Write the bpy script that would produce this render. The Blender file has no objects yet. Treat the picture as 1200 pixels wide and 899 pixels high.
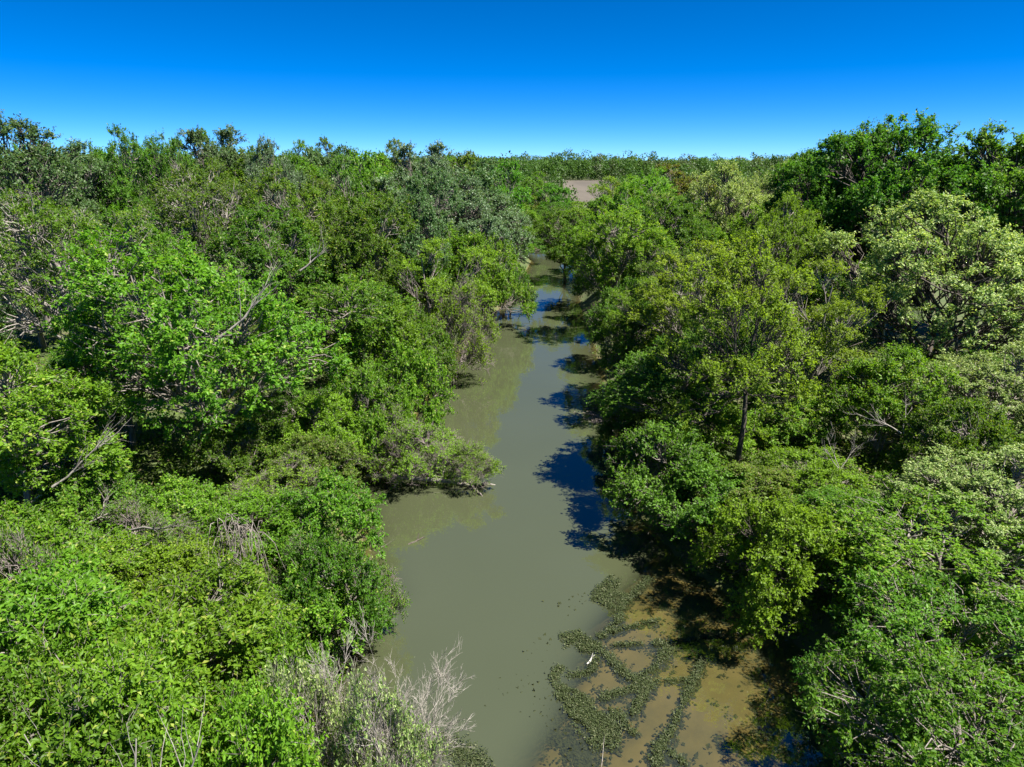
import bpy, math, random
import numpy as np

# ------------------------------------------------------------------ camera, sky, sun, exposure
sc = bpy.context.scene
COL = sc.collection
CAM_H, PITCH, FPX = 17.0, math.radians(18.2), 800.0
cam_data = bpy.data.cameras.new("camera")
cam_data.sensor_width = 36.0
cam_data.lens = 24.0
cam_data.clip_end = 20000.0
cam = bpy.data.objects.new("camera", cam_data)
cam.location = (0, 0, CAM_H)
cam.rotation_euler = (math.pi / 2 - PITCH, 0, 0)
COL.objects.link(cam)
sc.camera = cam

SUN_EL, SUN_AZ = math.radians(59), math.radians(109)     # azimuth clockwise from the view direction
world = bpy.data.worlds.new("World")
sc.world = world
world.use_nodes = True
wn = world.node_tree
sky = wn.nodes.new("ShaderNodeTexSky")
sky.sky_type = 'NISHITA'
sky.sun_disc = False
sky.sun_elevation = SUN_EL
sky.sun_rotation = SUN_AZ
sky.altitude = 300
sky.air_density = 0.34
sky.dust_density = 0.0
sky.ozone_density = 10.0
grade = wn.nodes.new("ShaderNodeHueSaturation")
grade.inputs['Hue'].default_value = 0.5
grade.inputs['Saturation'].default_value = 1.24
wn.links.new(sky.outputs[0], grade.inputs['Color'])
wn.links.new(grade.outputs[0], wn.nodes['Background'].inputs[0])
wn.nodes['Background'].inputs[1].default_value = 0.060

world.cycles.sampling_method = 'NONE'

sun_data = bpy.data.lights.new("sun", 'SUN')
sun_data.energy = 4.4
sun_data.angle = math.radians(0.5)
sun_data.color = (1.0, 0.95, 0.86)
sun = bpy.data.objects.new("sun", sun_data)
sun.rotation_euler = (math.pi / 2 - SUN_EL, 0, -SUN_AZ + math.pi)
COL.objects.link(sun)

sc.view_settings.view_transform = 'Standard'
sc.view_settings.look = 'None'
sc.view_settings.exposure = 1.78
sc.view_settings.gamma = 1.0
cy = sc.cycles
cy.max_bounces = 12
cy.diffuse_bounces = 6
cy.glossy_bounces = 2
cy.transmission_bounces = 8
cy.transparent_max_bounces = 8
cy.caustics_reflective = False
cy.caustics_refractive = False
cy.use_denoising = True


# ------------------------------------------------------------------ helpers
def at(px, py, z):
    """a point of the photograph on the level z, in metres"""
    a = math.atan((py - 449.5) / FPX) + PITCH
    Y = (CAM_H - z) / math.tan(a)
    d = Y * math.cos(PITCH) + (CAM_H - z) * math.sin(PITCH)
    return ((px - 600) / FPX * d, Y)


def x_at(px, Y, z):
    d = Y * math.cos(PITCH) + (CAM_H - z) * math.sin(PITCH)
    return (px - 600) / FPX * d


def z_at(py, Y):
    return CAM_H - Y * math.tan(math.atan((py - 449.5) / FPX) + PITCH)


def px_of(x, Y, z):
    d = Y * math.cos(PITCH) + (CAM_H - z) * math.sin(PITCH)
    u = (CAM_H - z) * math.cos(PITCH) - Y * math.sin(PITCH)
    return 600 + FPX * x / d, 449.5 + FPX * u / d


def unit(v):
    return v / np.maximum(np.linalg.norm(v, axis=-1, keepdims=True), 1e-9)


def tag(o, label=None, cat=None, group=None, kind=None):
    for k, v in (("label", label), ("category", cat), ("group", group), ("kind", kind)):
        if v:
            o[k] = v
    return o


def mesh_from(name, V, F, nside, mat=None, smooth=False, tint=None):
    """V (n,3); F (m,nside)"""
    me = bpy.data.meshes.new(name)
    V = np.asarray(V, np.float32)
    F = np.asarray(F, np.int32)
    me.vertices.add(len(V))
    me.vertices.foreach_set("co", V.ravel())
    me.loops.add(F.size)
    me.loops.foreach_set("vertex_index", F.ravel())
    me.polygons.add(len(F))
    me.polygons.foreach_set("loop_start", np.arange(0, F.size, nside, dtype=np.int32))
    me.polygons.foreach_set("loop_total", np.full(len(F), nside, np.int32))
    if smooth:
        me.polygons.foreach_set("use_smooth", np.ones(len(F), bool))
    me.update(calc_edges=True)
    if tint is not None:
        a = me.attributes.new("tint", 'FLOAT_COLOR', 'POINT')
        a.data.foreach_set("color", np.asarray(tint, np.float32).ravel())
    if mat:
        me.materials.append(mat)
    return me


def obj(name, me, parent=None, mat=None):
    o = bpy.data.objects.new(name, me)
    COL.objects.link(o)
    if parent:
        o.parent = parent
    if mat and me.materials:
        o.material_slots[0].link = 'OBJECT'
        o.material_slots[0].material = mat
    return o


def tubes(polys, radii, sides):
    """polys (n,k,3), radii (n,k) -> V,F (quads) of tapered tubes"""
    P = np.asarray(polys, float)
    r = np.asarray(radii, float)
    n, k, _ = P.shape
    T = np.empty_like(P)
    T[:, 1:-1] = P[:, 2:] - P[:, :-2]
    T[:, 0] = P[:, 1] - P[:, 0]
    T[:, -1] = P[:, -1] - P[:, -2]
    T = unit(T)
    ref = np.where(np.abs(T[..., 2:3]) > 0.85, np.array([1.0, 0, 0]), np.array([0, 0, 1.0]))
    U = unit(np.cross(T, ref))
    W = np.cross(T, U)
    a = np.arange(sides) * 2 * math.pi / sides
    V = (P[:, :, None, :] + r[:, :, None, None] * (np.cos(a)[None, None, :, None] * U[:, :, None, :]
                                                   + np.sin(a)[None, None, :, None] * W[:, :, None, :]))
    idx = np.arange(n * k * sides).reshape(n, k, sides)
    A = idx[:, :-1, :]
    B = idx[:, 1:, :]
    F = np.stack([A, np.roll(A, -1, 2), np.roll(B, -1, 2), B], -1).reshape(-1, 4)
    return V.reshape(-1, 3), F


def join(parts):
    Vs, Fs, o = [], [], 0
    for V, F in parts:
        Vs.append(V)
        Fs.append(F + o)
        o += len(V)
    return np.concatenate(Vs), np.concatenate(Fs)


def leaves(P, A, N, L, W, tint, fold=0.18, droop=0.12):
    """one folded diamond leaf (two triangles) at each point"""
    A = unit(A)
    N = unit(N - A * (N * A).sum(1, keepdims=True))
    S = np.cross(A, N)
    L = L[:, None]
    W = W[:, None]
    mid = P + A * L * 0.42
    V = np.stack([P, mid + S * W * 0.5 + N * fold * W, P + A * L - N * droop * L, mid - S * W * 0.5 + N * fold * W], 1)
    n = len(P)
    b = np.arange(n)[:, None] * 4
    F = np.concatenate([b + np.array([[0, 2, 1]]), b + np.array([[0, 3, 2]])], 1).reshape(-1, 3)
    return V.reshape(-1, 3), F, np.repeat(tint, 4, 0)


# ------------------------------------------------------------------ materials
def new_mat(name):
    m = bpy.data.materials.new(name)
    m.use_nodes = True
    m.node_tree.nodes.clear()
    return m, m.node_tree.nodes, m.node_tree.links


def node(ns, kind, **kw):
    n = ns.new(kind)
    for k, v in kw.items():
        if k in n.inputs:
            n.inputs[k].default_value = v
        else:
            setattr(n, k, v)
    return n


def leaf_mat(name, dark, light, tip=None, trans=0.5, spec=0.22, rough=0.45, tipamt=0.0, vary=0.05):
    """leaf colour between two tones leaf by leaf, some leaves in a third tone; a little hue drift from tree to tree"""
    m, ns, ln = new_mat(name)
    at_ = node(ns, 'ShaderNodeAttribute', attribute_name='tint')
    sep = node(ns, 'ShaderNodeSeparateColor')
    ln.new(at_.outputs['Color'], sep.inputs[0])
    mx = node(ns, 'ShaderNodeMix', data_type='RGBA')
    mx.inputs[6].default_value = (*dark, 1)
    mx.inputs[7].default_value = (*light, 1)
    avg = node(ns, 'ShaderNodeMath', operation='MULTIPLY_ADD')
    ln.new(sep.outputs[0], avg.inputs[0])
    avg.inputs[1].default_value = 0.55
    half = node(ns, 'ShaderNodeMath', operation='MULTIPLY')
    ln.new(sep.outputs[1], half.inputs[0])
    half.inputs[1].default_value = 0.45
    ln.new(half.outputs[0], avg.inputs[2])
    ln.new(avg.outputs[0], mx.inputs[0])
    col = mx.outputs[2]
    if tip:
        gt = node(ns, 'ShaderNodeMath', operation='LESS_THAN')
        ln.new(sep.outputs[2], gt.inputs[0])
        gt.inputs[1].default_value = tipamt
        m2 = node(ns, 'ShaderNodeMix', data_type='RGBA')
        ln.new(gt.outputs[0], m2.inputs[0])
        ln.new(col, m2.inputs[6])
        m2.inputs[7].default_value = (*tip, 1)
        col = m2.outputs[2]
    oi = node(ns, 'ShaderNodeObjectInfo')
    hs = node(ns, 'ShaderNodeHueSaturation')
    h = node(ns, 'ShaderNodeMapRange')
    ln.new(oi.outputs['Random'], h.inputs[0])
    h.inputs[3].default_value = 0.5 - vary * 0.2
    h.inputs[4].default_value = 0.5 + vary * 0.3
    ln.new(h.outputs[0], hs.inputs['Hue'])
    v = node(ns, 'ShaderNodeMapRange')
    fr = node(ns, 'ShaderNodeMath', operation='FRACT')
    ml = node(ns, 'ShaderNodeMath', operation='MULTIPLY')
    ln.new(oi.outputs['Random'], ml.inputs[0])
    ml.inputs[1].default_value = 7.31
    ln.new(ml.outputs[0], fr.inputs[0])
    ln.new(fr.outputs[0], v.inputs[0])
    v.inputs[3].default_value = 1 - vary * 3
    v.inputs[4].default_value = 1 + vary * 3
    ln.new(v.outputs[0], hs.inputs['Value'])
    ln.new(col, hs.inputs['Color'])
    pb = node(ns, 'ShaderNodeBsdfPrincipled', Roughness=rough)
    pb.inputs['Specular IOR Level'].default_value = spec
    ln.new(hs.outputs[0], pb.inputs['Base Color'])
    tr = node(ns, 'ShaderNodeBsdfTranslucent')
    warm = node(ns, 'ShaderNodeMix', data_type='RGBA', blend_type='MULTIPLY')
    warm.inputs[0].default_value = 1
    ln.new(hs.outputs[0], warm.inputs[6])
    warm.inputs[7].default_value = (1.25, 1.25, 0.55, 1)
    ln.new(warm.outputs[2], tr.inputs[0])
    ms = node(ns, 'ShaderNodeMixShader')
    ms.inputs[0].default_value = trans
    ln.new(pb.outputs[0], ms.inputs[1])
    ln.new(tr.outputs[0], ms.inputs[2])
    out = node(ns, 'ShaderNodeOutputMaterial')
    ln.new(ms.outputs[0], out.inputs[0])
    return m


def noise_mat(name, c1, c2, scale=1.5, rough=0.9, c3=None, bump=0.0, stretch=None, detail=6):
    m, ns, ln = new_mat(name)
    tc = node(ns, 'ShaderNodeTexCoord')
    mp = node(ns, 'ShaderNodeMapping')
    if stretch:
        mp.inputs['Scale'].default_value = stretch
    ln.new(tc.outputs['Object'], mp.inputs[0])
    nz = node(ns, 'ShaderNodeTexNoise', Scale=scale, Detail=detail, Roughness=0.65)
    ln.new(mp.outputs[0], nz.inputs['Vector'])
    rp = node(ns, 'ShaderNodeValToRGB')
    rp.color_ramp.elements[0].position = 0.35
    rp.color_ramp.elements[0].color = (*c1, 1)
    rp.color_ramp.elements[1].position = 0.65
    rp.color_ramp.elements[1].color = (*c2, 1)
    if c3:
        e = rp.color_ramp.elements.new(0.5)
        e.color = (*c3, 1)
    ln.new(nz.outputs[0], rp.inputs[0])
    pb = node(ns, 'ShaderNodeBsdfPrincipled', Roughness=rough)
    ln.new(rp.outputs[0], pb.inputs['Base Color'])
    if bump:
        bp = node(ns, 'ShaderNodeBump', Strength=bump, Distance=0.05)
        ln.new(nz.outputs[0], bp.inputs['Height'])
        ln.new(bp.outputs[0], pb.inputs['Normal'])
    out = node(ns, 'ShaderNodeOutputMaterial')
    ln.new(pb.outputs[0], out.inputs[0])
    return m


M = {}
M['mid'] = leaf_mat('leaf_mid_green', (0.046, 0.112, 0.010), (0.124, 0.250, 0.018), tip=(0.24, 0.30, 0.05), tipamt=0.06)
M['bright'] = leaf_mat('leaf_bright_green', (0.068, 0.160, 0.011), (0.168, 0.320, 0.021), tip=(0.28, 0.35, 0.06), tipamt=0.06)
M['deep'] = leaf_mat('leaf_deep_green', (0.046, 0.125, 0.012), (0.118, 0.262, 0.022), tip=(0.20, 0.28, 0.05), tipamt=0.05)
M['yellow'] = leaf_mat('leaf_yellow_green', (0.088, 0.175, 0.010), (0.190, 0.330, 0.022))
M['lime'] = leaf_mat('leaf_lime_green', (0.112, 0.190, 0.012), (0.235, 0.345, 0.030), trans=0.55)
M['silver'] = leaf_mat('leaf_silver_green', (0.052, 0.108, 0.036), (0.125, 0.205, 0.085), tip=(0.25, 0.32, 0.21), tipamt=0.22, spec=0.25, rough=0.45, trans=0.36)
M['grey'] = leaf_mat('leaf_grey_green', (0.040, 0.096, 0.026), (0.098, 0.185, 0.055), tip=(0.18, 0.25, 0.13), tipamt=0.14, spec=0.22, rough=0.45, trans=0.38)
M['pale'] = leaf_mat('leaf_pale_catkin', (0.086, 0.165, 0.026), (0.215, 0.305, 0.075), tip=(0.36, 0.43, 0.165), tipamt=0.40, trans=0.42)
M['cool'] = leaf_mat('leaf_cool_green', (0.053, 0.140, 0.014), (0.144, 0.285, 0.027))
M['olive'] = leaf_mat('leaf_olive', (0.066, 0.128, 0.014), (0.145, 0.230, 0.030), tip=(0.20, 0.19, 0.07), tipamt=0.08)
M['russet'] = leaf_mat('leaf_russet_green', (0.080, 0.110, 0.014), (0.150, 0.185, 0.028), tip=(0.17, 0.13, 0.05), tipamt=0.2)
M['weed'] = leaf_mat('leaf_water_weed', (0.020, 0.030, 0.011), (0.056, 0.074, 0.027), tip=(0.10, 0.11, 0.055), tipamt=0.10, trans=0.10, spec=0.12, rough=0.5, vary=0.0)
M['bark'] = noise_mat('bark_grey', (0.10, 0.085, 0.07), (0.24, 0.215, 0.19), 3.0, bump=0.6, stretch=(3, 3, 0.6))
M['bark_dark'] = noise_mat('bark_dark', (0.035, 0.028, 0.022), (0.10, 0.085, 0.07), 3.0, bump=0.6, stretch=(3, 3, 0.6))
M['dead'] = noise_mat('dead_wood', (0.13, 0.115, 0.10), (0.30, 0.275, 0.245), 4.0, bump=0.4, stretch=(2, 2, 0.5))
M['white_wood'] = noise_mat('white_wood', (0.36, 0.34, 0.31), (0.50, 0.48, 0.44), 5.0)
M['pale_wood'] = noise_mat('pale_wood', (0.16, 0.145, 0.125), (0.33, 0.305, 0.27), 5.0)
M['twig'] = noise_mat('twig_mauve', (0.12, 0.098, 0.092), (0.25, 0.21, 0.195), 5.0)


def ground_mat():
    """leaf litter and green herbs on the flood plain, yellow-brown mud on the river bed"""
    m, ns, ln = new_mat('forest_floor')
    ge = node(ns, 'ShaderNodeNewGeometry')

    def ramp(scale, stops, detail=6):
        nz = node(ns, 'ShaderNodeTexNoise', Scale=scale, Detail=detail, Roughness=0.65)
        ln.new(ge.outputs['Position'], nz.inputs['Vector'])
        rp = node(ns, 'ShaderNodeValToRGB')
        el = rp.color_ramp.elements
        el[0].position, el[0].color = stops[0][0], (*stops[0][1], 1)
        el[1].position, el[1].color = stops[-1][0], (*stops[-1][1], 1)
        for p, c in stops[1:-1]:
            el.new(p).color = (*c, 1)
        ln.new(nz.outputs[0], rp.inputs[0])
        return nz, rp
    n1, r1 = ramp(0.35, [(0.35, (0.035, 0.055, 0.012)), (0.5, (0.055, 0.080, 0.018)), (0.66, (0.085, 0.066, 0.038))])
    n2, r2 = ramp(0.8, [(0.30, (0.062, 0.050, 0.014)), (0.48, (0.088, 0.071, 0.021)), (0.7, (0.112, 0.087, 0.034))], 8)
    sp = node(ns, 'ShaderNodeSeparateXYZ')
    ln.new(ge.outputs['Position'], sp.inputs[0])
    mr = node(ns, 'ShaderNodeMapRange')
    ln.new(sp.outputs[2], mr.inputs[0])
    mr.inputs[1].default_value = -0.05
    mr.inputs[2].default_value = 0.14
    mx = node(ns, 'ShaderNodeMix', data_type='RGBA')
    ln.new(mr.outputs[0], mx.inputs[0])
    ln.new(r2.outputs[0], mx.inputs[6])
    ln.new(r1.outputs[0], mx.inputs[7])
    pb = node(ns, 'ShaderNodeBsdfPrincipled', Roughness=0.9)
    ln.new(mx.outputs[2], pb.inputs['Base Color'])
    bp = node(ns, 'ShaderNodeBump', Strength=0.5, Distance=0.06)
    ln.new(n2.outputs[0], bp.inputs['Height'])
    ln.new(bp.outputs[0], pb.inputs['Normal'])
    out = node(ns, 'ShaderNodeOutputMaterial')
    ln.new(pb.outputs[0], out.inputs[0])
    return m


M['ground'] = ground_mat()
M['field'] = noise_mat('ploughed_soil', (0.064, 0.054, 0.040), (0.100, 0.084, 0.062), 0.05, stretch=(1, 0.15, 1))

# ------------------------------------------------------------------ river course (metres; traced on the water level)
def course(pts):
    w = [at(x, y, 0.0) for x, y in pts]
    w.sort(key=lambda p: p[1])
    return np.array([p[1] for p in w]), np.array([p[0] for p in w])


LY, LX = course([(330, 899), (372, 830), (392, 770), (405, 735), (440, 695), (428, 640), (425, 580), (462, 515), (492, 480), (522, 430), (556, 388), (592, 357), (608, 335), (624, 306)])
RY, RX = course([(1090, 899), (1015, 815), (905, 738), (800, 662), (742, 600), (738, 540), (714, 485), (704, 430), (684, 380), (676, 340), (670, 306)])
SY, SX = course([(575, 899), (612, 840), (632, 800), (655, 745), (700, 690), (735, 655)])


def bend(Y):
    return -np.clip(Y - 118, 0, None) ** 2 / 70.0


def bank_l(Y):
    return np.interp(Y, LY, LX) + bend(Y)


def bank_r(Y):
    return np.interp(Y, RY, RX) + bend(Y)


def wob(x, y, s, k=1.0):
    return (np.sin(x * s * 1.7 + 1.3 * k) * np.cos(y * s * 1.3 - 0.7 * k) + 0.5 * np.sin(x * s * 3.9 + y * s * 2.7 + k)) / 1.5


def height(x, y):
    """ground level: river bed, banks and flood plain"""
    x = np.asarray(x, float)
    y = np.asarray(y, float)
    l, r = bank_l(y), bank_r(y)
    il, ir = x - l, r - x                                  # > 0 inside the water
    near = np.exp(-np.clip(y - 200, 0, None) / 40)
    deep = 1.5 * np.clip(np.minimum(il / 2.2, ir / 2.2), 0, 1) + 0.1
    sh = x - np.interp(y, SY, SX)                          # > 0 on the shoal
    shoal = np.clip(sh / 1.6 + 0.15, 0, 1) * np.clip((27.6 - y) / 1.6, 0, 1)
    sdep = 0.13 + 0.05 * wob(x, y, 1.1) + 0.03 * wob(x, y, 3.1, 2)
    depth = deep * (1 - shoal) + np.minimum(deep, sdep) * shoal
    out = np.maximum(-il, -ir)
    ss = np.clip(out / 3.0, 0, 1)
    land = 1.7 * ss * ss * (3 - 2 * ss) + 0.16 * wob(x, y, 0.5) * ss + 0.25 * wob(x, y, 0.11, 3) * ss + 0.02
    z = np.where((il > 0) & (ir > 0), -depth, land)
    return z * near + 1.8 * (1 - near)


def ground_z(x, y):
    return float(height(np.array([x]), np.array([y]))[0])


def graded(a, fine, lo, hi, end_lo, end_hi, g=1.22):
    v = list(np.arange(lo, hi, fine))
    s, p = fine, hi
    while p < end_hi:
        v.append(p)
        s *= g
        p += s
    v.append(end_hi)
    s, p, low = fine, lo, []
    while p > end_lo:
        s *= g
        p -= s
        low.append(max(p, end_lo))
    return np.array(low[::-1] + v)


def sheet(name, xs, ys, zf, mat, mask=None):
    X, Y = np.meshgrid(xs, ys)
    Z = zf(X, Y)
    V = np.stack([X, Y, Z], -1).reshape(-1, 3)
    i = np.arange(len(V)).reshape(X.shape)
    F = np.stack([i[:-1, :-1], i[:-1, 1:], i[1:, 1:], i[1:, :-1]], -1)
    if mask is not None:
        F = F[mask(X, Y)[:-1, :-1]]
    return mesh_from(name, V, F.reshape(-1, 4), 4, mat, True), V


gx = graded(0, 0.32, -16, 14, -7000, 7000)
gy = graded(0, 0.32, 8, 50, -60, 9000, 1.05)
me, _ = sheet('ground', gx, gy, height, M['ground'])
tag(obj('ground', me), kind='structure')


# bed colour: sand and mud in the shallows
def water_mat():
    m, ns, ln = new_mat('river_water')
    dep = node(ns, 'ShaderNodeAttribute', attribute_name='depth')
    tc = node(ns, 'ShaderNodeTexCoord')
    # suspended silt hides the bed with depth
    k = node(ns, 'ShaderNodeMath', operation='MULTIPLY')
    ln.new(dep.outputs['Fac'], k.inputs[0])
    k.inputs[1].default_value = -2.1
    ex = node(ns, 'ShaderNodeMath', operation='EXPONENT')
    ln.new(k.outputs[0], ex.inputs[0])
    turb = node(ns, 'ShaderNodeTexNoise', Scale=0.11, Detail=3.0)
    ln.new(tc.outputs['Object'], turb.inputs['Vector'])
    cm = node(ns, 'ShaderNodeMix', data_type='RGBA')
    ln.new(turb.outputs[0], cm.inputs[0])
    cm.inputs[6].default_value = (0.048, 0.056, 0.027, 1)
    cm.inputs[7].default_value = (0.058, 0.067, 0.036, 1)
    df = node(ns, 'ShaderNodeBsdfDiffuse')
    ln.new(cm.outputs[2], df.inputs[0])
    tp = node(ns, 'ShaderNodeBsdfTransparent')
    tp.inputs[0].default_value = (0.93, 0.90, 0.72, 1)
    body = node(ns, 'ShaderNodeMixShader')
    ln.new(ex.outputs[0], body.inputs[0])
    ln.new(df.outputs[0], body.inputs[1])
    ln.new(tp.outputs[0], body.inputs[2])
    mp = node(ns, 'ShaderNodeMapping')
    mp.inputs['Scale'].default_value = (1.0, 0.8, 1)
    ln.new(tc.outputs['Object'], mp.inputs[0])
    w1 = node(ns, 'ShaderNodeTexNoise', Scale=1.3, Detail=3.0, Roughness=0.55)
    ln.new(mp.outputs[0], w1.inputs['Vector'])
    w2 = node(ns, 'ShaderNodeTexNoise', Scale=0.06, Detail=1.0)
    ln.new(tc.outputs['Object'], w2.inputs['Vector'])
    mr = node(ns, 'ShaderNodeMapRange')
    ln.new(w2.outputs[0], mr.inputs[0])
    mr.inputs[1].default_value = 0.42
    mr.inputs[2].default_value = 0.62
    mr.inputs[3].default_value = 0.03
    mr.inputs[4].default_value = 0.13
    bp = node(ns, 'ShaderNodeBump', Distance=0.12)
    ln.new(mr.outputs[0], bp.inputs['Strength'])
    ln.new(w1.outputs[0], bp.inputs['Height'])
    gl = node(ns, 'ShaderNodeBsdfGlossy', Roughness=0.03)
    ln.new(bp.outputs[0], gl.inputs['Normal'])
    fr = node(ns, 'ShaderNodeFresnel', IOR=2.2)
    ln.new(bp.outputs[0], fr.inputs['Normal'])
    ge = node(ns, 'ShaderNodeNewGeometry')          # light coming up from the bed leaves without total reflection
    up = node(ns, 'ShaderNodeMath', operation='SUBTRACT')
    up.inputs[0].default_value = 1.0
    ln.new(ge.outputs['Backfacing'], up.inputs[1])
    fu = node(ns, 'ShaderNodeMath', operation='MULTIPLY')
    ln.new(fr.outputs[0], fu.inputs[0])
    ln.new(up.outputs[0], fu.inputs[1])
    ms = node(ns, 'ShaderNodeMixShader')
    ln.new(fu.outputs[0], ms.inputs[0])
    ln.new(body.outputs[0], ms.inputs[1])
    ln.new(gl.outputs[0], ms.inputs[2])
    out = node(ns, 'ShaderNodeOutputMaterial')
    ln.new(ms.outputs[0], out.inputs[0])
    return m


M['water'] = water_mat()
wx = np.arange(-60, 26, 0.4)
wy = np.concatenate([np.arange(-40, 8, 2.0), np.arange(8, 45, 0.4), np.arange(45, 190, 1.0)])
inwater = lambda X, Y: (X > bank_l(Y) - 1.4) & (X < bank_r(Y) + 1.4)
me, V = sheet('river_water', wx, wy, lambda X, Y: X * 0.0, M['water'], inwater)
a = me.attributes.new('depth', 'FLOAT', 'POINT')
a.data.foreach_set('value', np.clip(-height(V[:, 0], V[:, 1]), 0, 3).astype(np.float32))
tag(obj('river_water', me), kind='structure')

def patch(name, x0, x1, y0, y1, z, mat):
    me = mesh_from(name, [(x0, y0, z), (x1, y0, z), (x1, y1, z), (x0, y1, z)], [(0, 1, 2, 3)], 4, mat)
    return tag(obj(name, me), kind='structure')


patch('ploughed_field', 12, 345, 262, 540, 1.86, M['field'])

# ------------------------------------------------------------------ plant prototypes
RNG = np.random.default_rng(11)


def rnd(rng, n):
    return unit(rng.normal(size=(n, 3)))


def grow(seed, H, R, base=0.25, nl=12, kc=22, kt=8, kl=12, leaf=(0.17, 0.10), lobe=(0.30, 0.46), clump=0.55,
         fork=0.30, trunk_r=0.2, limb=0.5, lean=0.05, up=0.3, flat=0.0, bare=0.0, top=0.72, stems=1, tight=0.62, twig_r=0.010, lz=0.62, blen=1.0):
    """A tree or shrub: trunk -> limbs -> branchlets -> twigs -> leaves. Returns wood and crown meshes' arrays."""
    rng = np.random.default_rng(seed)
    wood = []
    zc, hz = H * (base + 1) / 2, H * (1 - base) / 2
    # trunks
    trunks = []
    for s in range(stems):
        a = rng.uniform(0, 6.28)
        sp = 0.0 if stems == 1 else rng.uniform(0.12, 0.4) * R
        k = 9
        t = np.linspace(0, 1, k)[:, None]
        end = np.array([math.cos(a) * (sp * 1.4 + lean * H), math.sin(a) * (sp * 1.4 + lean * H), H * top * rng.uniform(0.9, 1.05)])
        st = np.array([math.cos(a) * 0.1 * sp, math.sin(a) * 0.1 * sp, -0.4])
        p = st + (end - st) * t
        p += np.cumsum(rng.normal(size=(k, 3)) * np.array([1, 1, 0.2]) * H * 0.012, 0) * (t > 0.05)
        tr = trunk_r / math.sqrt(stems)
        wood.append(tubes(p[None], (tr * (1.15 - 0.85 * t[:, 0]) + 0.25 * tr * np.exp(-t[:, 0] * 14))[None], 7))
        trunks.append((p, tr))
    # lobes
    i = np.arange(nl) + 0.5
    ph = np.arccos(1 - 1.62 * i / nl)
    th = math.pi * (1 + 5 ** 0.5) * i + rng.uniform(0, 6.28)
    u = np.stack([np.cos(th) * np.sin(ph), np.sin(th) * np.sin(ph), np.cos(ph)], 1) + rng.normal(size=(nl, 3)) * 0.16
    rad = tight * rng.uniform(0.66, 1.28, (nl, 1))
    LC = np.array([0, 0, zc]) + u * rad * np.array([R, R, hz * lz / 0.62])
    LR = R * rng.uniform(*lobe, nl)
    limbs, lrad = [], []
    for j in range(nl):
        p, tr = trunks[j % stems]
        c = LC[j]
        hd = math.hypot(c[0] - p[4, 0], c[1] - p[4, 1])
        z0 = np.clip(c[2] - 0.9 * hd - 0.1 * H, fork * H * 0.6, p[-1, 2])
        kk = int(np.argmin(np.abs(p[:, 2] - z0)))
        s0 = p[kk]
        m1 = s0 + (c - s0) * 0.45 + np.array([0, 0, (0.10 - flat * 0.1) * hd])
        t = np.linspace(0, 1, 7)[:, None]
        q = (1 - t) ** 2 * s0 + 2 * t * (1 - t) * m1 + t * t * c
        q[1:] += rng.normal(size=(6, 3)) * 0.03 * hd
        limbs.append(q)
        r0 = tr * (limb - 0.5 * limb * kk / 9)
        lrad.append(r0 * (1 - 0.75 * t[:, 0]))
    wood.append(tubes(np.array(limbs), np.array(lrad), 5))
    # clumps of leaves on the outside of each lobe
    CP, CD, CS, CL = [], [], [], []
    for j in range(nl):
        d = rnd(rng, kc)
        o = unit((LC[j] - np.array([0, 0, zc - 0.25 * hz]))[None])[0]
        d = unit(d + o * 0.55 + np.array([0, 0, up]))
        pos = LC[j] + d * LR[j] * rng.uniform(0.5, 1.12, (kc, 1)) * np.array([1, 1, 1 - 0.55 * flat]) * blen
        ok = pos[:, 2] > 0.12 * H * (base > 0.02) + 0.15
        for l in range(nl):
            if l != j:
                ins = np.linalg.norm(pos - LC[l], axis=1) < 0.55 * LR[l]
                ok &= ~(ins & (rng.random(kc) < 0.75))
        pos, d = pos[ok], d[ok]
        CP.append(pos)
        CD.append(d)
        CS.append(limbs[j][rng.integers(3, 7, len(pos))])
        CL.append(np.full(len(pos), j))
    CP, CD, CS = np.concatenate(CP), np.concatenate(CD), np.concatenate(CS)
    n = len(CP)
    t = np.linspace(0, 1, 4)[None, :, None]
    bl = CS[:, None] + (CP - CS)[:, None] * t
    bl[:, 1:3] += rng.normal(size=(n, 2, 3)) * 0.07 * np.linalg.norm(CP - CS, axis=1)[:, None, None]
    wood.append(tubes(bl, np.tile(trunk_r * np.array([0.16, 0.12, 0.09, 0.05])[None], (n, 1)) + 0.004, 4))
    # twigs
    cr = clump * rng.uniform(0.7, 1.3, n)
    td = unit(np.repeat(CD, kt, 0) * 0.75 + rnd(rng, n * kt) * 0.95 + np.array([0, 0, up]) * 0.8)
    td[:, 2] *= (1 - 0.7 * flat)
    tl = np.repeat(cr, kt) * rng.uniform(0.55, 1.25, n * kt)
    ts = np.repeat(CP - CD * cr[:, None] * 0.35, kt, 0) + rng.normal(size=(n * kt, 3)) * 0.05
    te = ts + td * tl[:, None]
    tm = (ts + te) / 2 + rng.normal(size=ts.shape) * 0.06 * tl[:, None]
    wood.append(tubes(np.stack([ts, tm, te], 1), np.tile(np.array([1.0, 0.7, 0.25])[None] * twig_r, (n * kt, 1)), 3))
    # leaves
    has = np.repeat(rng.random(n) >= bare, kt) & (rng.random(n * kt) > 0.04)
    ts, td, tl, cd = ts[has], td[has], tl[has], np.repeat(CD, kt, 0)[has]
    ctint = np.repeat(np.repeat(rng.random(n), kt)[has], kl)
    m = len(ts) * kl
    f = rng.uniform(0.15, 1.08, m)
    P = np.repeat(ts, kl, 0) + np.repeat(td * tl[:, None], kl, 0) * f[:, None] + rng.normal(size=(m, 3)) * leaf[0] * 0.30
    A = np.repeat(td, kl, 0) * 0.55 + rnd(rng, m) * 0.85 + np.array([0, 0, -0.18])
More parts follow.
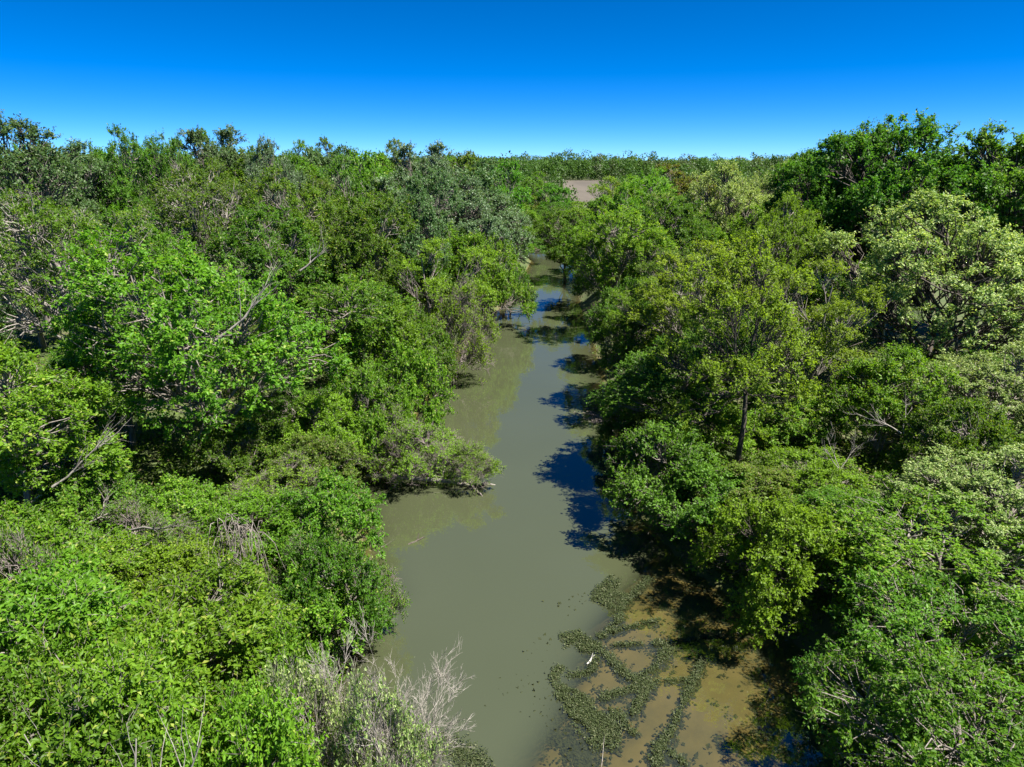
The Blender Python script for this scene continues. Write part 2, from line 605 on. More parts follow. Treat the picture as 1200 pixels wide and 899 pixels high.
    N = np.array([0, 0, 0.75]) + np.repeat(cd, kl, 0) * 0.6 + rnd(rng, m) * 0.75
    sz = rng.uniform(0.45, 1.4, m)
    tint = np.stack([rng.random(m), ctint, rng.random(m), np.ones(m)], 1)
    crown = leaves(P, A, N, leaf[0] * sz, leaf[1] * sz, tint)
    return join(wood), crown


PROTO = {}


def proto(key, H, R, **kw):
    (wv, wf), (cv, cf, ct) = grow(H=H, R=R, **kw)
    PROTO[key] = (mesh_from('wood_' + key, wv, wf, 4, M['bark'], True),
                  mesh_from('crown_' + key, cv, cf, 3, M['mid'], False, ct), H, R)


# near trees
proto('leafy_a', 11, 5.5, seed=1, nl=16, kc=27, kt=9, kl=16, leaf=(0.155, 0.09), base=0.03, clump=0.62, trunk_r=0.24)
proto('leafy_b', 10, 4.5, seed=2, nl=14, kc=25, kt=9, kl=15, leaf=(0.15, 0.09), base=0.12, clump=0.58, trunk_r=0.2, lobe=(0.30, 0.46))
proto('silver', 15, 5.5, seed=3, nl=20, kc=26, kt=8, kl=12, leaf=(0.16, 0.12), base=0.15, clump=0.62, trunk_r=0.3, up=0.5, lobe=(0.26, 0.42))
proto('halfbare', 14, 5.5, seed=4, nl=18, kc=22, kt=8, kl=13, leaf=(0.15, 0.09), base=0.26, clump=0.65, trunk_r=0.30, bare=0.22, fork=0.45, twig_r=0.012)
proto('oak', 18, 8.5, seed=5, nl=28, kc=26, kt=8, kl=14, leaf=(0.22, 0.15), base=0.14, clump=0.85, trunk_r=0.42, lobe=(0.22, 0.35))
proto('catkin', 12, 7.0, seed=6, nl=22, kc=28, kt=8, kl=14, leaf=(0.165, 0.085), base=0.10, clump=0.6, trunk_r=0.32, lobe=(0.25, 0.38), up=0.45)
proto('sparse_a', 11, 4.2, seed=7, nl=28, kc=17, kt=7, kl=9, leaf=(0.12, 0.08), twig_r=0.006, base=-0.02, tight=0.55, clump=0.5, trunk_r=0.13, bare=0.06, up=0.7, top=0.93, fork=0.6, limb=0.26, lobe=(0.22, 0.36), lz=0.8)
proto('sparse_b', 10, 4.2, seed=8, nl=20, kc=18, kt=7, kl=11, leaf=(0.12, 0.08), twig_r=0.006, base=0.04, clump=0.5, trunk_r=0.13, bare=0.05, up=0.7, top=0.9, limb=0.32, fork=0.4, lobe=(0.24, 0.38), lz=0.75)
proto('spray', 6, 4.0, seed=9, nl=16, kc=22, kt=8, kl=12, leaf=(0.125, 0.07), base=0.06, clump=0.6, trunk_r=0.15, flat=0.7, up=0.1, twig_r=0.006)
# shrubs
proto('bush_a', 4.5, 3.0, seed=20, nl=13, kc=22, kt=9, kl=14, leaf=(0.115, 0.07), base=0.0, clump=0.45, trunk_r=0.11, stems=4, fork=0.15, up=0.4)
proto('bush_b', 3.5, 2.6, seed=21, nl=12, kc=22, kt=9, kl=12, leaf=(0.11, 0.07), base=0.0, clump=0.4, trunk_r=0.09, stems=5, fork=0.15, up=0.5)
proto('big_leaf', 5.0, 3.2, seed=22, nl=16, kc=24, kt=8, kl=17, leaf=(0.14, 0.07), base=0.0, clump=0.55, trunk_r=0.12, stems=4, fork=0.15, up=0.4)
proto('twiggy', 4.5, 3.0, seed=23, nl=14, kc=26, kt=10, kl=6, leaf=(0.11, 0.075), base=0.0, clump=0.55, trunk_r=0.10, stems=6, fork=0.1, up=0.5, bare=0.33, twig_r=0.010)
# distant trees, larger sprays instead of single leaves
proto('far_a', 15, 5.5, seed=30, nl=18, kc=16, kt=6, kl=9, leaf=(0.30, 0.20), base=0.10, clump=0.75, trunk_r=0.28, twig_r=0.014, lobe=(0.26, 0.42))
proto('far_b', 14, 5.0, seed=31, nl=16, kc=16, kt=6, kl=9, leaf=(0.28, 0.20), base=0.10, clump=0.75, trunk_r=0.25, twig_r=0.014, up=0.6, lobe=(0.26, 0.42))

PLACED = []       # x, y, R of every tree
COUNT = [0]


def plant(name, label, cat, key, px, py, Y, R, leafm, wood='bark', group=None, rot=None, zb=None, sq=1.0, mid=0.6):
    """a plant whose top stands at row py at the distance Y; R its crown radius in metres"""
    wm, cm, H0, R0 = PROTO[key]
    ztop = z_at(py, Y)
    x = x_at(px, Y, ztop * mid)
    zg = ground_z(x, Y) if zb is None else zb
    if zg < -0.3:
        zg = -0.3
    h = max(ztop - zg, 1.2)
    return plant_at(name, label, cat, key, x, Y, zg, h, R, leafm, wood, group, rot)


def plant_at(name, label, cat, key, x, Y, zg, h, R, leafm, wood='bark', group=None, rot=None):
    wm, cm, H0, R0 = PROTO[key]
    COUNT[0] += 1
    rng = random.Random(COUNT[0] * 77 + 5)
    root = bpy.data.objects.new(name, None)
    COL.objects.link(root)
    root.empty_display_size = 0.5
    root.location = (x, Y, zg)
    root.rotation_euler = (rng.uniform(-0.07, 0.07), rng.uniform(-0.07, 0.07), rng.uniform(0, 6.283) if rot is None else rot)
    root.scale = (R / R0, R / R0 * rng.uniform(0.92, 1.08), h / H0)
    obj('trunk', wm, root, M[wood])
    obj('crown', cm, root, M[leafm])
    tag(root, label, cat, group)
    PLACED.append((x, Y, R, h + zg))
    return root



def T(label, key, px, py, Y, R, m, wood='bark', name='broadleaf_tree', **k):
    return plant(name, label, 'tree', key, px, py, Y, R, m, wood, **k)


def S(label, key, px, py, Y, R, m, wood='bark', name='bank_shrub', **k):
    return plant(name, label, 'shrub', key, px, py, Y, R, m, wood, **k)


# ---- left bank, front to back
G = 'large-leaved shrubs along the bottom of the left bank'
S('bright green large-leaved shrub against the left edge above the bare white stems', 'big_leaf', 50, 700, 14.5, 3.4, 'bright', name='leafy_shrub', group=G)
S('bright green large-leaved shrub in the middle of the lower left thicket', 'big_leaf', 205, 715, 15.0, 3.2, 'bright', name='leafy_shrub', group=G)
S('bright green shrub between the lower left thicket and the bare grey shrub', 'big_leaf', 325, 765, 15.0, 2.1, 'bright', name='leafy_shrub', group=G)
S('large-leaved shrub with pale bare stems standing in front of it', 'big_leaf', 130, 790, 11.5, 2.8, 'bright', name='leafy_shrub', group=G)
S('large-leaved shrub at the bottom edge beside the bare grey shrub', 'big_leaf', 270, 850, 11.0, 2.2, 'bright', name='leafy_shrub', group=G)
S('darker green shrub filling the bottom left corner of the photo', 'big_leaf', 15, 820, 10.5, 2.6, 'mid', name='leafy_shrub', group=G)
S('small pale green shrub growing up through the bare grey dead shrub', 'twiggy', 445, 815, 12.6, 1.3, 'pale', 'dead')
S('pale green twiggy shrub left of the bare grey dead shrub', 'twiggy', 375, 800, 13.0, 1.4, 'pale', 'dead')
G = 'low shrubs of the clearing on the left bank'
S('bright low shrub at the left edge below the fallen pale limbs', 'bush_a', 30, 610, 19, 3.0, 'bright', group=G)
S('bright low shrub left of the clearing, above the large-leaved thicket', 'bush_a', 130, 640, 19.5, 2.6, 'bright', group=G)
S('yellowish low shrub just left of the grey vine tangle', 'bush_b', 215, 650, 20, 2.3, 'yellow', group=G)
S('green low shrub right below the grey vine tangle', 'bush_b', 350, 690, 19.5, 2.0, 'bright', group=G)
S('green shrub overhanging the water at the bulge of the left bank', 'bush_a', 398, 640, 20.3, 2.0, 'mid')
S('bright green shrub on the left bank just below the brushy point', 'bush_b', 386, 575, 24.5, 2.4, 'bright')
S('small twiggy shrub trailing grey branches into the water below the bulging shrub', 'twiggy', 424, 660, 21.3, 1.4, 'mid', 'twig')
S('yellowish low shrub right behind the grey vine tangle', 'bush_b', 300, 590, 24.5, 2.2, 'yellow', group=G)
S('bright low shrub in front of the big tree with the shaded trunk', 'bush_b', 210, 575, 25, 2.2, 'bright', group=G)
S('darker low shrub beside the fallen pale limbs on the left', 'bush_b', 110, 555, 25, 2.4, 'mid', group=G)
S('mauve-grey twiggy clump in the clearing, between yellowish shrub and shaded trunk', 'twiggy', 165, 605, 22.5, 1.9, 'mid', 'twig', group=G)
S('mauve-grey twiggy clump just above the large-leaved thicket, below the vine tangle', 'twiggy', 265, 690, 18.2, 1.7, 'bright', 'twig', group=G)
S('twiggy grey clump at the left edge above the large-leaved thicket', 'twiggy', 50, 650, 17.2, 1.9, 'mid', 'twig', group=G)
S('twiggy clump between the vine tangle and the bulging bank shrub', 'twiggy', 372, 640, 21.8, 1.7, 'bright', 'twig', group=G)
S('olive low shrub in the shade right of the big shaded trunk', 'bush_b', 370, 520, 30, 2.2, 'olive', group=G)
S('small yellowish twiggy shrub at the back of the left clearing', 'twiggy', 330, 545, 28, 2.0, 'yellow', 'twig', group=G)
S('mid-green bush standing before the shaded trunk of the big spreading tree', 'bush_b', 285, 503, 31, 2.3, 'mid', group=G)
T('bright tree at the left edge with pale fallen limbs before it', 'leafy_b', 25, 412, 26, 4.4, 'bright')
T('big bright green spreading tree over the shaded trunk of the left bank', 'leafy_a', 240, 285, 33, 6.3, 'bright')
T('mid-green tree between the left-edge tree and the big spreading tree', 'leafy_b', 140, 368, 35, 3.8, 'mid')
T('mid-green tree behind the yellowish bank shrubs, right of the big spreading tree', 'leafy_b', 395, 330, 42, 4.8, 'mid')
T('half-bare tree with forked pale grey trunk near the left edge', 'halfbare', 75, 205, 43, 5.5, 'mid', 'dead', name='half_bare_tree')
T('bright green tree behind the big spreading tree, right of the forked pale trunk', 'leafy_a', 175, 255, 50, 5.2, 'bright')
T('mid-green tree behind the right shoulder of the big spreading tree', 'leafy_b', 320, 255, 52, 5.0, 'mid')
T('half-bare tree with bleached white limbs fanning upward behind the big tree', 'halfbare', 240, 180, 62, 6, 'mid', 'dead', name='half_bare_tree')
T('pale grey-flowering tree right of the bleached limbs, below the skyline', 'catkin', 325, 183, 75, 5, 'silver')
T('tallest grey-green tree at the upper left, standing against the sky', 'silver', 25, 136, 62, 6.5, 'grey', name='tall_tree')
T('grey-green tree on the skyline just right of the tallest left tree', 'silver', 95, 168, 72, 5.5, 'grey', name='tall_tree')
T('deep green tree on the skyline left of the thin-topped bare tree', 'leafy_a', 140, 163, 76, 5.5, 'deep', name='tall_tree')
T('thin tree with bare twig tops on the left skyline', 'halfbare', 185, 158, 84, 5.5, 'deep', name='half_bare_tree')
T('tall grey-green round crown highest on the middle of the left skyline', 'silver', 258, 150, 92, 7, 'grey', name='tall_tree')
T('mid-green round tree below the left skyline, left of the silvery trees', 'leafy_a', 375, 205, 62, 5.4, 'mid')
T('mid-green tree in front of the deep green one beside the silvery trees', 'leafy_b', 425, 240, 56, 4.6, 'mid')
T('deep green tree directly left of the silvery trees', 'leafy_a', 430, 195, 75, 5.4, 'deep')
G = 'silvery grey-green trees on the left bank'
T('tallest silvery tree, its spire on the skyline left of the river', 'silver', 490, 168, 88, 6, 'silver', name='silvery_tree', group=G)
T('silvery tree at the lower left of the silvery group', 'silver', 470, 205, 76, 5.0, 'silver', name='silvery_tree', group=G)
T('silvery tree in the middle of the silvery group, right of the spire', 'silver', 545, 205, 82, 5.2, 'silver', name='silvery_tree', group=G)
T('silvery tree leaning over the far river, rightmost of the silvery group', 'silver', 592, 230, 88, 4.6, 'silver', name='silvery_tree', group=G)
T('silvery tree lowest in the group, above the bright bank bushes', 'silver', 565, 255, 74, 4.2, 'silver', name='silvery_tree', group=G)
T('thin yellow-green tree with mauve-grey bare twigs above the left bank', 'sparse_b', 510, 290, 56, 4.6, 'yellow', 'twig', name='sparse_tree')
G = 'bushes lining the far left bank'
S('bright green bush below the silvery trees, right beside the far water', 'bush_a', 565, 285, 70, 4.2, 'bright', group=G)
S('bright green bush between the twiggy yellow tree and the silvery trees', 'bush_a', 535, 270, 72, 4.5, 'bright', group=G)
S('dark little bush at the tip where the far left bank juts out', 'bush_a', 596, 314, 76, 2.6, 'mid', group=G)
S('mid-green bush left of the twiggy yellow tree', 'bush_a', 480, 310, 58, 4.0, 'mid', group=G)
S('yellow twiggy shrub overhanging the water below the twiggy yellow tree', 'twiggy', 530, 345, 52, 2.8, 'yellow', 'twig', group=G)
S('yellow-green shrub on the left bank above the brushy point', 'bush_a', 440, 365, 43, 3.4, 'yellow', group=G)
S('mid-green shrub on the left bank right of the yellow-green shrub', 'bush_a', 490, 370, 46, 3.0, 'mid', group=G)
S('bright shrub at the water right above the brushy point', 'bush_b', 470, 415, 40, 2.8, 'bright', group=G)
S('bright shrub at the root of the brushy point', 'bush_b', 425, 445, 36, 2.8, 'bright', group=G)
S('yellowish shrub inland of the brushy point, beside the shaded clearing', 'bush_b', 380, 470, 34, 2.4, 'yellow', group=G)
G = 'twiggy brush on the point reaching into the river'
S('twiggy brush at the landward end of the brushy point', 'twiggy', 445, 488, 34.6, 2.4, 'yellow', 'twig', name='brush_clump', group=G)
S('twiggy brush in the middle of the brushy point', 'twiggy', 500, 502, 34.4, 2.3, 'yellow', 'twig', name='brush_clump', group=G, zb=0.0)
S('twiggy brush at the outer tip of the brushy point', 'twiggy', 548, 524, 34.0, 1.7, 'yellow', 'twig', name='brush_clump', group=G, zb=-0.1)
# ---- right bank, front to back
T('dark green tree with layered sprays over the shaded water, lower right', 'spray', 1112, 695, 16.5, 3.9, 'deep', name='layered_tree')
T('dark green layered tree in the bottom right corner', 'spray', 1170, 790, 13, 3.6, 'deep', name='layered_tree')
T('small dark layered tree reaching furthest over the shaded shallows', 'spray', 1050, 765, 17.0, 2.4, 'deep', name='layered_tree')
S('vivid yellow-green shrub hanging over the weedy shallows', 'bush_a', 928, 592, 22.3, 2.8, 'yellow', 'bark_dark')
S('mid-green shrub right of the vivid yellow-green shrub', 'bush_a', 985, 590, 23.5, 3.0, 'mid')
T('dark green layered tree above the lower right layered tree', 'spray', 1110, 600, 20.5, 4.2, 'bright', name='layered_tree')
T('pale cream-green tree at the right edge above the dark layered trees', 'catkin', 1165, 545, 23, 4.4, 'pale', name='catkin_tree')
S('blue-green shrub between the dark-trunked tree and the yellow-green shrub', 'bush_b', 830, 558, 27, 2.6, 'cool')
S('blue-green shrub leaning over the shaded water, middle of the right bank', 'bush_b', 786, 508, 29.5, 3.2, 'cool')
S('olive shrub at the foot of the dark-trunked sparse tree', 'bush_b', 880, 555, 27, 2.4, 'olive')
S('bright shrub right of the dark trunk, above the mid-green shrub', 'bush_a', 950, 540, 28, 2.6, 'yellow')
T('sparse yellow-green tree with a straight dark trunk in full view', 'sparse_a', 875, 278, 32.5, 4.3, 'lime', 'bark_dark', name='sparse_tree')
T('blue-green tree with low spreading boughs over the water', 'leafy_b', 804, 392, 36, 4.9, 'cool')
S('low green shrub where floating debris gathers on the right bank', 'bush_b', 750, 470, 38, 2.2, 'mid')
S('bright shrub just right of the straight dark trunk', 'bush_a', 925, 462, 36, 3.0, 'bright')
S('yellowish shrub just left of and behind the straight dark trunk', 'bush_b', 835, 478, 35, 2.4, 'yellow')
T('sparse yellow-green tree just right of the dark-trunked tree', 'sparse_b', 945, 320, 38, 4.2, 'lime', name='sparse_tree')
S('vivid green shrub below the big pale catkin tree', 'bush_a', 1035, 420, 34, 3.4, 'bright')
T('pale cream-green tree at the right edge below the big pale dome', 'catkin', 1165, 420, 33, 5.2, 'pale', name='catkin_tree')
T('big pale cream-green dome-shaped tree in catkin on the right', 'catkin', 1100, 248, 46, 8.2, 'pale', 'bark_dark', name='catkin_tree')
T('sparse yellow-green tree left of and behind the dark-trunked tree', 'sparse_b', 805, 295, 44, 5.0, 'lime', name='sparse_tree')
T('sparse yellow-green tree above the blue-green boughs, nearest the water', 'sparse_b', 770, 335, 47, 3.8, 'lime', name='sparse_tree')
G = 'bushes lining the far right bank'
S('mid-green bush on the right bank beyond the blue-green boughs', 'bush_a', 754, 365, 47, 3.4, 'mid', group=G)
S('deep green bush hanging over the shadow bars on the far water', 'bush_a', 726, 335, 56, 3.2, 'deep', group=G)
S('deep green bush where the far river narrows on its right side', 'bush_a', 710, 298, 74, 3.2, 'deep', group=G)
S('bright bush at the end of the visible water, right side', 'bush_a', 682, 276, 98, 3.4, 'bright', group=G)
T('bright green tree on the right bank above the narrowing river', 'leafy_b', 720, 250, 66, 4.8, 'bright')
T('mid-green tree behind the sparse yellow trees, right of the bright tree', 'leafy_b', 775, 240, 70, 5.0, 'mid')
T('yellow-green tree at the right of the river end', 'leafy_b', 706, 258, 80, 4.4, 'yellow')
T('bright green tree in front of the ploughed field, on its right', 'leafy_a', 762, 207, 92, 6.2, 'bright')
T('mid-green tree at the river end below the ploughed field', 'leafy_b', 665, 250, 100, 4.8, 'mid')
T('yellow-green tree left of the tall dark trees on the right', 'catkin', 900, 245, 56, 4.6, 'yellow', name='catkin_tree')
T('pale yellowish tree below the right horizon, left one of the pair', 'catkin', 840, 205, 86, 7, 'pale', name='catkin_tree')
T('pale yellowish tree below the right horizon, next to the tall dark trees', 'catkin', 890, 203, 95, 7, 'pale', name='catkin_tree')
T('brownish-green tree on the right horizon, left of the pale pair', 'far_a', 800, 198, 112, 6.5, 'russet')
G = 'tall dark green trees at the upper right'
T('tallest dark green tree, its broad crown rising above the right horizon', 'oak', 1055, 137, 63, 8.8, 'deep', 'bark_dark', name='tall_oak', group=G)
T('tall dark green tree cut by the right edge of the photo', 'oak', 1165, 146, 60, 8.8, 'deep', 'bark_dark', name='tall_oak', group=G)
T('dark green tree at the left shoulder of the tall dark group', 'oak', 955, 178, 68, 6.2, 'deep', 'bark_dark', name='tall_oak', group=G)
T('dark green tree between the tallest crown and the left shoulder', 'oak', 1005, 158, 75, 7.0, 'deep', 'bark_dark', name='tall_oak', group=G)
# ---- river end
T('small yellow-green tree hiding the right half of the ploughed field', 'sparse_b', 716, 213, 122, 4.2, 'lime', name='sparse_tree')
G = 'trees closing the view where the river bends away'
T('deep green tree standing behind the end of the visible river', 'leafy_b', 640, 240, 142, 6.0, 'deep', group=G)
T('bright green tree behind the river end, on its left', 'leafy_b', 612, 238, 132, 5.4, 'bright', group=G)
S('green bush at the water line of the river end', 'bush_a', 645, 274, 135, 5.0, 'mid', group=G)
S('dark bush at the left of the river end', 'bush_a', 610, 278, 116, 3.6, 'deep', group=G)
S('bright bush on the far left bank, next to the dark river-end bush', 'bush_a', 592, 272, 111, 4.0, 'bright', group=G)

SKX = [0, 60, 100, 170, 250, 300, 350, 400, 480, 560, 640, 655, 660, 704, 712, 800, 850, 925, 935, 1200]
SKY_ = [168, 168, 170, 166, 163, 168, 166, 170, 172, 178, 182, 196, 236, 236, 206, 196, 192, 192, 176, 158]
# ---- the forest behind: prototype, x, y, height, crown radius, leaf, label, group
CANOPY = [
    ('bush_a', 20.2, 27.5, 4.8, 2.7, 'mid', 'mid-green understorey shrub on the right bank', 'understorey of the right bank'),
    ('bush_b', -22.8, 31.0, 4.7, 2.9, 'grey', 'grey-green understorey shrub on the left bank', 'understorey of the left bank'),
    ('bush_a', -36.7, 43.9, 4.7, 2.9, 'mid', 'mid-green understorey shrub on the left bank, first from left', 'understorey of the left bank'),
    ('spray', -12.0, 37.2, 3.0, 2.4, 'mid', 'mid-green understorey shrub on the left bank, second from left', 'understorey of the left bank'),
    ('spray', 24.8, 38.5, 3.6, 3.1, 'pale', 'pale cream-green understorey shrub on the right bank', 'understorey of the right bank'),
    ('spray', 28.2, 37.9, 4.9, 2.4, 'deep', 'deep green understorey shrub on the right bank', 'understorey of the right bank'),
    ('spray', -19.1, 43.8, 6.0, 3.1, 'olive', 'olive-green understorey shrub on the left bank', 'understorey of the left bank'),
    ('spray', 17.0, 45.0, 5.9, 3.0, 'bright', 'bright green canopy tree halfway back on the right bank', 'middle canopy of the right bank'),
    ('leafy_a', -41.0, 48.3, 8.0, 5.0, 'grey', 'grey-green canopy tree halfway back on the left bank, first from left', 'middle canopy of the left bank'),
    ('far_a', -49.1, 87.8, 15.1, 4.2, 'grey', 'grey-green canopy tree halfway back on the left bank, second from left', 'middle canopy of the left bank'),
    ('far_b', -22.1, 92.3, 14.6, 4.9, 'grey', 'grey-green canopy tree halfway back on the left bank, third from left', 'middle canopy of the left bank'),
    ('leafy_b', -9.4, 66.7, 13.6, 4.1, 'grey', 'grey-green canopy tree halfway back on the left bank, fourth from left', 'middle canopy of the left bank'),
    ('far_b', -5.6, 92.0, 15.9, 5.2, 'grey', 'grey-green canopy tree halfway back on the left bank, fifth from left', 'middle canopy of the left bank'),
    ('far_a', -28.3, 92.4, 13.5, 5.1, 'olive', 'olive-green canopy tree halfway back on the left bank, first from left', 'middle canopy of the left bank'),
    ('sparse_b', -20.1, 70.6, 12.5, 4.1, 'olive', 'olive-green canopy tree halfway back on the left bank, second from left', 'middle canopy of the left bank'),
    ('sparse_b', -12.4, 47.0, 6.4, 3.7, 'olive', 'olive-green canopy tree halfway back on the left bank, third from left', 'middle canopy of the left bank'),
    ('far_b', -7.5, 98.4, 16.5, 4.5, 'olive', 'olive-green canopy tree halfway back on the left bank, fourth from left', 'middle canopy of the left bank'),
    ('sparse_a', 13.7, 54.4, 8.6, 4.3, 'olive', 'olive-green canopy tree halfway back on the right bank, first from left', 'middle canopy of the right bank'),
    ('leafy_a', 41.1, 49.6, 5.5, 4.1, 'olive', 'olive-green canopy tree halfway back on the right bank, second from left', 'middle canopy of the right bank'),
    ('leafy_b', -39.0, 55.4, 8.9, 5.1, 'deep', 'deep green canopy tree halfway back on the left bank, first from left', 'middle canopy of the left bank'),
    ('leafy_b', -35.0, 77.5, 16.7, 3.7, 'deep', 'deep green canopy tree halfway back on the left bank, second from left', 'middle canopy of the left bank'),
    ('far_b', -30.8, 99.5, 14.8, 4.3, 'deep', 'deep green canopy tree halfway back on the left bank, third from left', 'middle canopy of the left bank'),
    ('leafy_a', 18.8, 74.7, 11.2, 4.7, 'mid', 'mid-green canopy tree halfway back on the right bank, first from left', 'middle canopy of the right bank'),
    ('far_b', 31.9, 88.2, 11.0, 4.1, 'mid', 'mid-green canopy tree halfway back on the right bank, second from left', 'middle canopy of the right bank'),
    ('leafy_b', 26.5, 55.0, 7.0, 4.4, 'mid', 'mid-green canopy tree halfway back on the right bank, third from left', 'middle canopy of the right bank'),
    ('sparse_a', 31.5, 56.2, 9.1, 3.9, 'mid', 'mid-green canopy tree halfway back on the right bank, fourth from left', 'middle canopy of the right bank'),
    ('leafy_a', 23.6, 71.4, 10.2, 4.1, 'yellow', 'yellow-green canopy tree halfway back on the right bank, first from left', 'middle canopy of the right bank'),
    ('sparse_b', 24.1, 64.0, 8.2, 4.0, 'yellow', 'yellow-green canopy tree halfway back on the right bank, second from left', 'middle canopy of the right bank'),
    ('leafy_a', -37.7, 72.6, 11.7, 3.9, 'mid', 'mid-green canopy tree halfway back on the left bank, first from left', 'middle canopy of the left bank'),
    ('sparse_b', -31.0, 72.5, 14.4, 3.7, 'mid', 'mid-green canopy tree halfway back on the left bank, second from left', 'middle canopy of the left bank'),
    ('far_a', -32.6, 86.6, 15.7, 4.7, 'mid', 'mid-green canopy tree halfway back on the left bank, third from left', 'middle canopy of the left bank'),
    ('far_b', -28.0, 81.9, 14.6, 3.9, 'mid', 'mid-green canopy tree halfway back on the left bank, fourth from left', 'middle canopy of the left bank'),
    ('far_b', -16.8, 82.1, 16.7, 3.9, 'bright', 'bright green canopy tree halfway back on the left bank, first from left', 'middle canopy of the left bank'),
    ('far_a', -15.6, 98.1, 15.2, 4.3, 'bright', 'bright green canopy tree halfway back on the left bank, second from left', 'middle canopy of the left bank'),
    ('far_b', -34.5, 129.2, 17.8, 3.9, 'grey', 'grey-green canopy tree far back on the left bank, first from left', 'far canopy of the left bank'),
    ('far_a', -23.7, 102.4, 16.3, 4.7, 'grey', 'grey-green canopy tree far back on the left bank, second from left', 'far canopy of the left bank'),
    ('far_a', -107.3, 162.5, 18.4, 5.0, 'deep', 'deep green canopy tree far back on the left bank, first from left', 'far canopy of the left bank'),
    ('far_b', -68.8, 120.3, 17.3, 5.0, 'deep', 'deep green canopy tree far back on the left bank, second from left', 'far canopy of the left bank'),
    ('far_a', -59.9, 171.7, 17.7, 4.0, 'deep', 'deep green canopy tree far back on the left bank, third from left', 'far canopy of the left bank'),
    ('far_b', -37.4, 114.9, 16.5, 3.9, 'deep', 'deep green canopy tree far back on the left bank, fourth from left', 'far canopy of the left bank'),
    ('far_b', -2.6, 103.3, 15.8, 4.4, 'deep', 'deep green canopy tree far back on the left bank, fifth from left', 'far canopy of the left bank'),
    ('far_b', 26.6, 153.1, 12.2, 4.1, 'yellow', 'yellow-green canopy tree far back on the right bank, first from left', 'far canopy of the right bank'),
    ('far_b', 18.8, 102.7, 11.7, 4.2, 'yellow', 'yellow-green canopy tree far back on the right bank, second from left', 'far canopy of the right bank'),
    ('far_a', -59.9, 128.1, 15.5, 4.1, 'bright', 'bright green canopy tree far back on the left bank, first from left', 'far canopy of the left bank'),
    ('far_a', -46.5, 110.3, 18.4, 4.1, 'bright', 'bright green canopy tree far back on the left bank, second from left', 'far canopy of the left bank'),
    ('far_a', -51.4, 171.6, 18.6, 4.9, 'bright', 'bright green canopy tree far back on the left bank, third from left', 'far canopy of the left bank'),
    ('far_b', -35.7, 122.4, 16.2, 4.8, 'bright', 'bright green canopy tree far back on the left bank, fourth from left', 'far canopy of the left bank'),
    ('far_b', -44.2, 159.9, 18.4, 3.7, 'bright', 'bright green canopy tree far back on the left bank, fifth from left', 'far canopy of the left bank'),
    ('far_a', -12.8, 162.9, 15.4, 5.0, 'bright', 'bright green canopy tree far back on the left bank, sixth from left', 'far canopy of the left bank'),
    ('far_a', -37.7, 155.1, 18.6, 5.1, 'olive', 'olive-green canopy tree far back on the left bank, first from left', 'far canopy of the left bank'),
    ('far_a', -18.5, 107.7, 17.1, 4.3, 'olive', 'olive-green canopy tree far back on the left bank, second from left', 'far canopy of the left bank'),
    ('far_a', -5.1, 123.0, 15.8, 3.7, 'olive', 'olive-green canopy tree far back on the left bank, third from left', 'far canopy of the left bank'),
    ('far_a', 12.4, 131.1, 7.2, 4.4, 'bright', 'bright green canopy tree far back on the right bank, first from left', 'far canopy of the right bank'),
    ('far_b', 14.5, 107.5, 10.5, 3.8, 'bright', 'bright green canopy tree far back on the right bank, second from left', 'far canopy of the right bank'),
    ('far_b', 3.4, 160.6, 7.9, 4.9, 'olive', 'olive-green canopy tree far back on the right bank, first from left', 'far canopy of the right bank'),
    ('far_b', 20.9, 129.2, 11.7, 4.4, 'olive', 'olive-green canopy tree far back on the right bank, second from left', 'far canopy of the right bank'),
    ('far_a', -95.5, 138.1, 17.6, 4.0, 'mid', 'mid-green canopy tree far back on the left bank, first from left', 'far canopy of the left bank'),
    ('far_a', -65.2, 136.0, 17.8, 4.7, 'mid', 'mid-green canopy tree far back on the left bank, second from left', 'far canopy of the left bank'),
    ('far_a', -39.3, 139.7, 16.3, 3.6, 'mid', 'mid-green canopy tree far back on the left bank, third from left', 'far canopy of the left bank'),
    ('far_a', 0.8, 154.8, 9.0, 4.9, 'deep', 'deep green canopy tree far back on the right bank, first from left', 'far canopy of the right bank'),
    ('far_a', 5.2, 170.0, 11.7, 4.8, 'deep', 'deep green canopy tree far back on the right bank, second from left', 'far canopy of the right bank'),
    ('far_b', 9.3, 153.2, 10.6, 3.9, 'deep', 'deep green canopy tree far back on the right bank, third from left', 'far canopy of the right bank'),
]
for key, xx, yy, hh, rr, lm, lb, gp in CANOPY:
    sh = 'shrub' in lb
    plant_at('understorey_shrub' if sh else 'canopy_tree', lb, 'shrub' if sh else 'tree', key, xx, yy, ground_z(xx, yy), hh, rr, lm, group=gp)



# ---- dead wood
def bare_stem(rng, o, d, L, r, depth, out):
    k = 5
    t = np.linspace(0, 1, k)[:, None]
    bow = rng.normal(size=3) * 0.10 * L
    p = o + d * L * t + bow * (t * t) + rng.normal(size=(k, 3)) * 0.02 * L * (t > 0) + np.array([0, 0, 0.06 * L]) * t * t
    out.append((p, r * (1 - 0.72 * t[:, 0])))
    if depth:
        for i in range(int(rng.integers(3, 6) + depth)):
            f = rng.uniform(0.25, 1.0)
            q = p[0] * 0 + np.array([np.interp(f, t[:, 0], p[:, a]) for a in range(3)])
            nd = unit((d * 0.95 + rnd(rng, 1)[0] * 0.75 + np.array([0, 0, 0.22]))[None])[0]
            bare_stem(rng, q, nd, L * rng.uniform(0.28, 0.55), max(r * (1 - 0.7 * f) * 0.6, 0.006), depth - 1, out)


